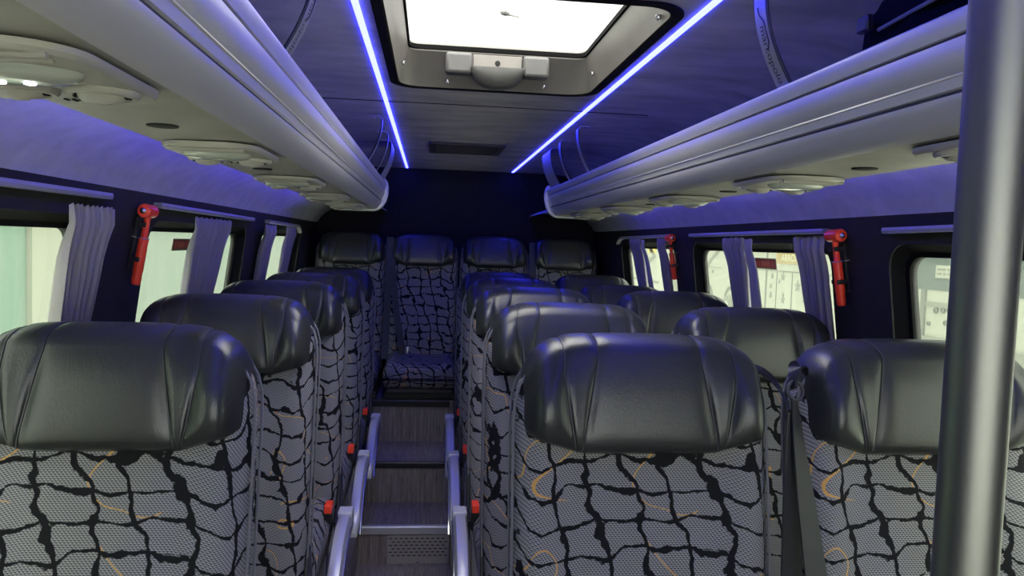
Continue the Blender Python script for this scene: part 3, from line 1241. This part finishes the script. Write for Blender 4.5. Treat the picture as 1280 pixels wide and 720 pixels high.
# ------------------------------------------------------------------ emergency hammers
def hammer(side, y, label, yaw=0):
    z0 = .030
    r = thing('emergency_hammer', label, 'emergency hammer', (wall_x(side, z0), y, E + z0), 'red emergency hammers')
    M_ = Matrix.Rotation(side * math.atan(.17) * -1, 4, 'Y')
    # local frame: x towards the cabin (negative side), z up along the wall
    s = -side
    h0 = .026
    b_ = MB()
    # handle with grip swelling
    zs_ = [(-.165, .007, .0085), (-.163, .0105, .0115), (-.150, .0125, .0125), (-.135, .0115, .0115), (-.128, .0125, .0125), (-.090, .0125, .0125), (-.060, .0120, .0120), (-.045, .0125, .0125), (-.040, .0085, .0085), (.0, .0075, .0075), (.018, .009, .009)]
    b_.loft([[(s * h0 + rx * cos(a), ry * sin(a), z) for a in [2 * pi * k / 14 for k in range(14)]] for z, rx, ry in zs_])
    b_.xf(M_)
    b_.build('handle', M['red'], r, smooth=45)
    b_ = MB()
    b_.lathe([(.009, -.036), (.016, -.034), (.0185, -.028), (.0175, -.005), (.0165, .010), (.0175, .022), (.015, .030), (.009, .034), (.001, .0345)], (s * h0, 0, .028), 20, 'y')
    b_.xf(M_)
    hd = b_.build('head', M['red'], r, smooth=45)
    b_ = MB()
    b_.lathe([(.0078, -.034), (.0075, -.041), (.004, -.045), (.0005, -.048)], (s * h0, 0, .028), 14, 'y')
    b_.xf(M_)
    b_.build('steel_tip', M['steel'], hd)
    b_ = MB()
    b_.box(min(s * .001, s * .010), max(s * .001, s * .010), -.010, .010, -.13, .01)
    for zc in (-.008, -.098):
        b_.box(min(s * .008, s * .040), max(s * .008, s * .030), -.0175, -.0125, zc - .006, zc + .006)
        b_.box(min(s * .008, s * .040), max(s * .008, s * .030), .0125, .0175, zc - .006, zc + .006)
    b_.xf(M_)
    b_.build('wall_bracket', M['blk'], r, bevel=.0015)
    b_ = MB()
    b_.tube([(s * h0 + .0135 * cos(a), .0135 * sin(a), -.043) for a in [2 * pi * k / 14 for k in range(14)]], .0013, 5, closed=True)
    b_.tube([(s * (h0 - .013), -.012, -.043), (s * (h0 - .026), -.016, -.042)], .0013, 5)
    b_.xf(M_)
    b_.build('cable_tie', M['white'], r)
    return r


hammer(-1, 2.065, 'red window hammer on the dark pillar of the left wall')
hammer(1, 1.985, 'larger red window hammer on the right wall beside the middle window')
hammer(1, 3.43, 'small distant red window hammer on the right wall beside the rear window')


# ------------------------------------------------------------------ curtain rails and curtains
def rail(side, y0, y1, z0, z1, label, curl0=False, curl1=False):
    b_ = MB()
    pts = []
    n_ = 16
    for k in range(n_ + 1):
        t = k / n_
        y = y0 + (y1 - y0) * t
        z = z0 + (z1 - z0) * t
        if curl1 and t > .88:
            z -= .030 * ((t - .88) / .12) ** 2
        if curl0 and t < .12:
            z -= .012 * ((.12 - t) / .12) ** 2
        pts.append((y, z))
    loops = []
    for y, z in pts:
        x = wall_x(side, z)
        loops.append([(x - side * .002, y, z - .007), (x - side * .022, y, z - .007), (x - side * .024, y, z), (x - side * .022, y, z + .007), (x - side * .002, y, z + .007)])
    b_.loft(loops)
    o = b_.build('curtain_rail', M['white'], up=True, smooth=30)
    return tag(o, label, 'curtain rail', 'pale curtain rails above the windows')


rail(-1, .55, 1.84, .074, .078, 'pale curtain rail above the nearest left window')
rail(-1, 2.16, 3.27, .073, .066, 'pale curtain rail above the middle left window, behind the hammer')
rail(-1, 3.56, 4.47, .066, .060, 'short pale curtain rail above the rear left window', curl1=True)
rail(1, .55, 1.77, .074, .064, 'pale curtain rail above the nearest right window, by the steel pole')
rail(1, 2.055, 3.18, .067, .064, 'long pale curtain rail above the middle right window')
rail(1, 3.45, 4.48, .064, .058, 'pale curtain rail with drooping end above the rear right window', curl1=True)


def curtain(side, y0, y1, yb0, yb1, m_, label, folds=9, top=.049, lean=0, zb=-.60, amp=.013):
    nz, ny = 18, folds * 10
    loops = []
    rnd = random.Random(int(y0 * 1000) + (5 if side > 0 else 0))
    ph = [rnd.uniform(-.5, .5) for _ in range(4)]
    for j in range(nz + 1):
        t = j / nz
        z = top + (zb - top) * t
        gather = exp(-((t - .09) / .07) ** 2)
        e = min(1, t * 2.2)
        ya = y0 + (yb0 - y0) * e
        yb_ = y1 + (yb1 - y1) * e
        front, backp = [], []
        for i in range(ny + 1):
            s_ = i / ny
            y = ya + (yb_ - ya) * s_
            w_ = sin(2 * pi * folds * s_ + ph[0] + .6 * sin(3 * t + ph[1])) + .45 * sin(2 * pi * (folds * 1.7) * s_ + ph[2] + t * 1.5)
            a = amp * (1 - .25 * gather) * (.75 + .25 * cos(2 * t + ph[3])) * (.4 + .6 * min(1, t * 9))
            off = .026 + a * w_ + .012 * exp(-((t - .05) / .06) ** 2)
            y += .004 * cos(2 * pi * folds * s_ + ph[1])
            xx = wall_x(side, z) - side * off
            front.append((xx, y, z + (.004 * sin(2 * pi * folds * s_) if j == 0 else 0)))
            backp.append((xx + side * .0018, y, z))
        loops.append(front + backp[::-1])
    b_ = MB()
    b_.loft(loops)
    o = b_.build('curtain', m_, up=True, smooth=70)
    return tag(o, label, 'curtain', 'tied back pleated window curtains')


c1, c2 = M['curtain'], M['curtain2']
curtain(-1, 1.615, 1.829, 1.648, 1.805, c1, 'largest grey pleated curtain, at the far end of the nearest left window')
curtain(-1, 2.432, 2.869, 2.470, 2.793, c2, 'wide mauve-grey pleated curtain in the middle of the second left window', folds=8)
curtain(-1, 3.439, 3.686, 3.458, 3.648, c2, 'narrow curtain at the near side of the rear left window', folds=4)
curtain(-1, 3.952, 4.256, 3.961, 4.199, c2, 'narrow curtain at the far side of the rear left window, by the corner', folds=4)
curtain(1, 2.029, 2.217, 2.043, 2.173, c2, 'mauve-grey pleated curtain beside the larger hammer on the right wall', folds=5)
curtain(1, 2.579, 2.782, 2.608, 2.753, c2, 'pleated curtain dividing the middle right window', folds=4)
curtain(1, 3.478, 3.620, 3.478, 3.590, c2, 'thin dark curtain just left of the small distant hammer', folds=4)
curtain(1, 3.893, 4.134, 3.883, 4.057, c2, 'curtain at the far side of the rear right window', folds=4)
# pale linings folded out beside two of the right-hand curtains
curtain(1, 2.512, 2.574, 2.497, 2.599, c1, 'pale lining edge folded out beside the curtain of the middle right window', folds=1, top=.045, amp=.004)
curtain(1, 3.840, 3.893, 3.767, 3.874, c1, 'pale lining edge folded out beside the curtain of the rear right window', folds=1, top=.045, amp=.004)

# emergency exit stickers on the middle windows
stk = mat('dull_red_sticker', (.32, .05, .045), .6)
stk2 = mat('sticker_grey_border', (.22, .17, .15), .6)
stk3 = mat('sticker_pale_red_marks', (.62, .16, .14), .6)
for side, y0, y1, lab in ((-1, 2.50, 2.76, 'small dark red sticker at the top of the middle left window'), (1, 2.50, 2.80, 'small red sticker at the top of the middle right window')):
    zt_, zb_ = -.018, -.056
    st = thing('window_sticker', lab, 'sticker', (wall_x(side, -.03) + side * .036, (y0 + y1) / 2, E - .03), 'red stickers on the middle windows')
    for (q, mt, e) in ((0, stk2, .0), (.0006, stk, .005)):
        b = MB()
        l = [(y0 + e, zt_ - e), (y1 - e, zt_ - e), (y1 - e, zb_ + e), (y0 + e, zb_ + e)]
        loc = st.location
        b.loft([[(wall_x(side, z) + side * (.0385 - q) - loc.x, y - loc.y, z + E - loc.z) for y, z in l], [(wall_x(side, z) + side * (.0395 - q) - loc.x, y - loc.y, z + E - loc.z) for y, z in l]])
        b.build('border' if not e else 'red_face', mt, st, smooth=0)
    b = MB()
    rr = random.Random(3)
    y = y0 + .018
    while y < y1 - .022:
        w_ = rr.uniform(.004, .008)
        if rr.random() > .15:
            for (za, zc) in ((zt_ - .010, zb_ + .010),):
                l = [(y, za), (y + w_ * .6, za), (y + w_ * .6, zc), (y, zc)]
                b.loft([[(wall_x(side, z) + side * .0366 - loc.x, yy - loc.y, z + E - loc.z) for yy, z in l], [(wall_x(side, z) + side * .0374 - loc.x, yy - loc.y, z + E - loc.z) for yy, z in l]])
        y += w_ + .004
    b.build('faded_marks', stk3, st, smooth=0)

# ------------------------------------------------------------------ pole in the foreground
p = thing('grab_pole', 'thick brushed steel pole standing in the right foreground', 'grab pole', (.325, .42, 0))
b = MB()
b.lathe([(.0178, .012), (.0178, E + ZC - .012)], n=40)
b.build('tube', M['pole'], p, smooth=60)
for z0, sg in ((0.0, 1), (E + ZC, -1)):
    b = MB()
    b.lathe([(.042, z0), (.042, z0 + sg * .006), (.024, z0 + sg * .012), (.0195, z0 + sg * .030), (.0175, z0 + sg * .030)], n=32)
    b.build('flange', M['steel'], p, smooth=40)

# black bag lying on the right rack
bg = thing('black_bag', 'black nylon bag lying on the right-hand luggage rack', 'bag', (CX + .585, 1.03, E + .22))
b = MB()
loops = []
prof = [(-.22, .25), (-.215, .6), (-.19, .85), (-.12, 1.0), (0, 1.04), (.09, 1.0), (.14, .9), (.168, .68), (.175, .4)]
for (y, s_) in prof:
    l = []
    for k in range(28):
        a = 2 * pi * k / 28
        ca, sa = cos(a), sin(a)
        rx = .105 * s_ * math.copysign(abs(ca) ** .55, ca)
        rz = .100 * (.45 + .55 * s_) * math.copysign(abs(sa) ** .6, sa)
        wob = 1 + .04 * sin(3 * a + y * 30) + .03 * sin(7 * a - y * 50)
        l.append((rx * wob, y, .102 + rz * wob * (1 if sa > 0 else .98)))
    loops.append(l)
b.loft(loops)
b.build('bag_body', M['bag'], bg, smooth=60)
b = MB()
b.tube([(-.085, -.13, .185), (-.100, -.07, .212), (-.103, .0, .216), (-.10, .06, .205), (-.085, .11, .185)], .008, 8)
b.build('carry_handle', M['belt'], bg)
b = MB()
b.tube([(-.108, -.17, .12), (-.112, -.05, .125), (-.110, .08, .12)], .003, 6)
b.build('zip', M['piping'], bg)
b = MB()
b.box(-.118, -.106, .10, .13, .125, .150)
b.build('strap_buckle', M['blk'], bg, bevel=.003)

# ------------------------------------------------------------------ outside
K = 2.4
XB = 3.6 * K
wp = M['white_paint']
ground = mat('grey_concrete', (.60, .60, .56), .8, var=(1.5, .15))
b = MB()
b.box(-20, 26, -16, 60, -2.25, -2.12)
tag(b.build('ground_outside', ground, up=True, smooth=0), 'grey concrete ground outside the bus', 'ground', kind='structure')
glassd = mat('dark_bus_glazing', (.06, .08, .075), .5, spec=.3)
greym = mat('grey_panel_line', (.10, .105, .09), .6)
lgrey = mat('light_grey_graphic', (.15, .155, .13), .6)
gold = mat('gold_band', (.26, .19, .075), .6)
cream = mat('cream_letters', (.50, .49, .36), .6)
tyre = mat('tyre_rubber', (.10, .10, .09), .7)
yellow = mat('yellow_graphic', (.42, .33, .05), .6)


def coach(label, y0, y1, loc=None):
    r = thing('parked_coach', label, 'coach', (XB, (y0 + y1) / 2, E - 2.12), 'white coaches parked on the right')
    oy = (y0 + y1) / 2
    T = lambda x, y, z: (x, y - oy, z + 2.12)
    b_ = MB()
    l = rrect(y0, y1, -1.78, 1.35, .18, 5)
    b_.loft([[T(0.03, y, z) for y, z in l], [T(0, y + (.03 if y < oy else -.03), z) for y, z in l], [T(0, y, z) for y, z in l], [T(2.5, y, z) for y, z in l]][2:])
    b_.build('body', wp, r, smooth=30)
    return r, T, oy


def flat(r, T, l, m_, name, d=.012, d0=0.):
    b_ = MB()
    b_.loft([[T(-d0 + .004, y, z) for y, z in l], [T(-d0 - d, y, z) for y, z in l]])
    return b_.build(name, m_, r, smooth=0)


def rect(y0, y1, z0, z1):
    return [(y0, z0), (y1, z0), (y1, z1), (y0, z1)]


# side of the coach seen through the middle window
r, T, oy = coach('white coach with grey stars and luggage doors seen through the middle right window', 6.05 * K, 10.8 * K)
for (ya, yb2, za, zb2) in ((8.245, 8.262, -.75, -.12), (7.895, 7.925, -.75, .2), (7.655, 7.662, -.75, -.19), (7.31, 7.32, -.75, -.19)):
    flat(r, T, rect(ya * K, yb2 * K, za * K, zb2 * K), greym, 'panel_seam')
for (ya, yb2, z) in ((6.3, 7.9, -.181), (7.925, 8.7, -.181), (9.2, 10.2, -.205)):
    flat(r, T, rect(ya * K, yb2 * K, z * K - .008, z * K + .008), greym, 'panel_seam')
flat(r, T, rect(8.16 * K, 8.21 * K, -.262 * K, -.235 * K), greym, 'door_latch')
flat(r, T, rect(9.46 * K, 9.51 * K, -.275 * K, -.24 * K), greym, 'door_latch')


def star(y, z, R_, name='star_graphic'):
    pts = []
    for k in range(10):
        a = pi / 2 + pi * k / 5
        q = R_ if k % 2 == 0 else R_ * .42
        pts.append((y + q * cos(a), z + q * sin(a)))
    flat(r, T, pts, lgrey, name)


for (y, z, R_) in ((7.765, -.24, .035), (7.52, -.237, .048), (7.60, -.29, .022), (7.792, -.345, .032), (7.198, -.315, .058), (7.50, -.42, .026), (7.79, -.44, .04), (7.50, -.47, .05), (7.05, -.43, .05)):
    star(y * K, z * K, R_ * K)
flat(r, T, rect(6.95 * K, 7.69 * K, -.105 * K, .035 * K), gold, 'gold_band')
tb = text_mb('ARRON', .235, .004)
tb.v = [T(-.020, 7.375 * K - x * 1.15, -.046 * K + z) for x, z, _ in tb.v]
tb.build('lettering', cream, r, smooth=0)
# wheel arches and wheels
for yc in (9.62 * K, 8.90 * K):
    arch = [(yc + .46 * cos(a), -1.62 + .62 * sin(a)) for a in [pi * k / 16 for k in range(17)]]
    arch2 = [(yc + .37 * cos(a), -1.62 + .52 * sin(a)) for a in [pi * k / 16 for k in range(17)]][::-1]
    flat(r, T, arch + arch2, greym, 'wheel_arch')
    b = MB()
    b.lathe([(.30, .0), (.36, -.03), (.36, -.18), (.30, -.20)], T(.10, yc, -1.62), 28, 'x')
    w = b.build('wheel', lgrey, r)
    b = MB()
    b.lathe([(.20, -.105), (.18, -.13), (.08, -.11), (.06, -.14), (.001, -.14)], T(0, yc, -1.62), 24, 'x')
    b.build('hubcap', wp, w)
# sweeping graphic
pts = [(9.76, -.21), (9.60, -.10), (9.35, .02), (9.24, .02), (9.50, -.10), (9.72, -.235)]
flat(r, T, [(a * K, b_ * K) for a, b_ in pts], lgrey, 'swoosh_graphic')

# coach seen through the rear right window
r, T, oy = coach('white coach with grey and yellow graphics seen through the rear right window', 11.2 * K, 17.5 * K)
pts = [(a * K, b_ * K) for a, b_ in ((12.3, .05), (12.0, -.12), (12.3, -.22), (12.8, -.15), (12.75, -.10), (12.35, -.16), (12.2, -.11), (12.5, .05))]
flat(r, T, pts, lgrey, 'swoosh_graphic')
flat(r, T, rect(12.0 * K, 12.45 * K, -.06 * K, .1 * K), yellow, 'yellow_patch')
flat(r, T, rect(13.8 * K, 14.0 * K, -.10 * K, .1 * K), mat('orange_red_graphic', (.6, .2, .1), .6), 'red_patch')
flat(r, T, rect(11.8 * K, 13.8 * K, -.53 * K, -.51 * K), greym, 'panel_seam')
for k in range(16):
    z = (-.02 - k * .034) * K
    flat(r, T, rect(13.55 * K, 13.62 * K, z, z + .03), greym, 'louvre_mark')

# front of the coach seen through the nearest window
r, T, oy = coach('front of a white coach with round lamps seen through the nearest right window', 3.6 * K, 5.62 * K)
flat(r, T, rect(3.7 * K, 5.56 * K, -.225 * K, .5 * K), glassd, 'windscreen')
flat(r, T, rect(5.225 * K, 5.275 * K, -.62 * K, -.225 * K), greym, 'pillar_seam', d=.03)
flat(r, T, rect(4.86 * K, 5.235 * K, -.345 * K, -.31 * K), lgrey, 'grille', d=.02)
flat(r, T, rect(3.7 * K, 5.56 * K, -.75 * K, -.56 * K), lgrey, 'bumper', d=.06)
flat(r, T, rect(5.4 * K, 5.45 * K, -.38 * K, -.345 * K), greym, 'latch', d=.02)
for (y, z, R_) in ((5.104, -.367, .022), (5.027, -.360, .020), (4.963, -.357, .018), (5.175, -.468, .016), (4.993, -.447, .018)):
    b = MB()
    b.lathe([(R_ * K, 0), (R_ * K, -.03), (R_ * K * .72, -.035), (R_ * K * .65, -.02), (.001, -.03)], T(-.005, y * K, z * K), 20, 'x')
    b.build('lamp', greym, r)
sg = flat(r, T, rect(4.86 * K, 5.12 * K, -.135 * K, -.045 * K), wp, 'paper_sign', d=.02, d0=.02)
for z in (-.075, -.105):
    y = 5.10
    rr = random.Random(int(-z * 1000))
    while y > 4.88:
        w_ = rr.uniform(.006, .014)
        flat(r, T, rect((y - w_) * K, y * K, (z - .008) * K, (z + .008) * K), lgrey, 'faded_mark', d=.004, d0=.042) if rr.random() > .2 else None
        y -= w_ + .006

# left: building wall of pale green sheeting and a white flat section
def streak_mat(name, c0, c1):
    t = NT(name)
    mp = t.n('ShaderNodeMapping')
    mp.inputs['Scale'].default_value = (1, 1.1, .22)
    t.l(t.obj(), mp.inputs[0])
    f = t.noise(mp.outputs[0], 1.6, 4, .55)
    t.l(t.mix(t.ramp(f, .35, .65, 0, 1), (*c0, 1), (*c1, 1)), t.b.inputs['Base Color'])
    t.b.inputs['Roughness'].default_value = .6
    return t.mat


gw = streak_mat('pale_green_sheeting', (.10, .19, .145), (.19, .25, .21))
gw2 = streak_mat('pale_green_painted_wall', (.14, .185, .155), (.18, .21, .185))
b = MB()
b.box(-4.9, -4.5, -2, 9.14, -2.12, 3.2)
tag(b.build('green_sheeting_wall', gw, up=True, smooth=0), 'streaked pale green wall seen at the far left through the nearest window', 'wall', kind='structure')
b = MB()
b.box(-4.9, -4.44, 9.15, 11.9, -2.12, 3.2)
tag(b.build('white_wall_section', wp, up=True, smooth=0), 'flat white wall section right of the green one outside the nearest left window', 'wall', kind='structure')
b = MB()
b.box(-4.9, -4.5, 11.9, 40, -2.12, 3.2)
tag(b.build('pale_green_wall', gw2, up=True, smooth=0), 'pale green wall outside the middle and rear left windows', 'wall', kind='structure')

# ------------------------------------------------------------------ light
SKY_FRONT = 2.1
w = bpy.data.worlds.new('World')
bpy.context.scene.world = w
w.use_nodes = True
nt = w.node_tree
bgn = nt.nodes['Background']
tc = nt.nodes.new('ShaderNodeTexCoord')
sp = nt.nodes.new('ShaderNodeSeparateXYZ')
mr = nt.nodes.new('ShaderNodeMapRange')
mr.interpolation_type = 'SMOOTHSTEP'
nt.links.new(tc.outputs['Generated'], sp.inputs[0])
nt.links.new(sp.outputs[2], mr.inputs[0])
mr.inputs[1].default_value = .35
mr.inputs[2].default_value = .95
mr.inputs[3].default_value = .9
mr.inputs[4].default_value = 6.5
bgn.inputs['Color'].default_value = (1, .985, .95, 1)
mr2 = nt.nodes.new('ShaderNodeMapRange')
mr2.interpolation_type = 'SMOOTHSTEP'
nt.links.new(sp.outputs[1], mr2.inputs[0])
mr2.inputs[1].default_value = -.2
mr2.inputs[2].default_value = -.8
mr2.inputs[3].default_value = 0
mr2.inputs[4].default_value = SKY_FRONT
ad = nt.nodes.new('ShaderNodeMath')
ad.operation = 'ADD'
nt.links.new(mr.outputs[0], ad.inputs[0])
nt.links.new(mr2.outputs[0], ad.inputs[1])
nt.links.new(ad.outputs[0], bgn.inputs['Strength'])


def portal(name, loc, rot, sx, sy):
    ld = bpy.data.lights.new(name, 'AREA')
    ld.shape = 'RECTANGLE'
    ld.size, ld.size_y = sx, sy
    ld.cycles.is_portal = True
    o = bpy.data.objects.new(name, ld)
    C.objects.link(o)
    o.location = loc
    o.rotation_euler = rot
    return o


portal('hatch_daylight', (CX, 1.935, E + ZC + .13), (0, 0, 0), .56, .82)
portal('windscreen_daylight', (CX, YF - .08, E - .2), (-pi / 2, 0, 0), 1.86, 1.10)
for (side, i), (a, b_) in WINS.items():
    portal('window_daylight', (wall_x(side, -.28) + side * .08, (a + b_) / 2, E - .28), (0, side * pi / 2, 0), .58, b_ - a)

# ------------------------------------------------------------------ camera
cam = bpy.data.cameras.new('camera')
cam.sensor_width = 36
cam.lens = 960 / 1280 * 36
cam.clip_start = .02
co = bpy.data.objects.new('camera', cam)
C.objects.link(co)
co.location = (0, 0, E)
a_, p_, r_ = 0.10765058, 0.05670908, 0.034
fw = Vector((sin(a_) * cos(p_), cos(a_) * cos(p_), -sin(p_)))
rt = Vector((cos(a_), -sin(a_), 0))
up = rt.cross(fw)
rt2 = rt * cos(r_) + up * sin(r_)
up2 = rt2.cross(fw)
co.rotation_euler = Matrix((rt2, up2, -fw)).transposed().to_euler()
bpy.context.scene.camera = co

vs = bpy.context.scene.view_settings
vs.view_transform = 'Standard'
vs.look = 'None'
vs.gamma = 1
vs.use_curve_mapping = False
vs.exposure = 0.75
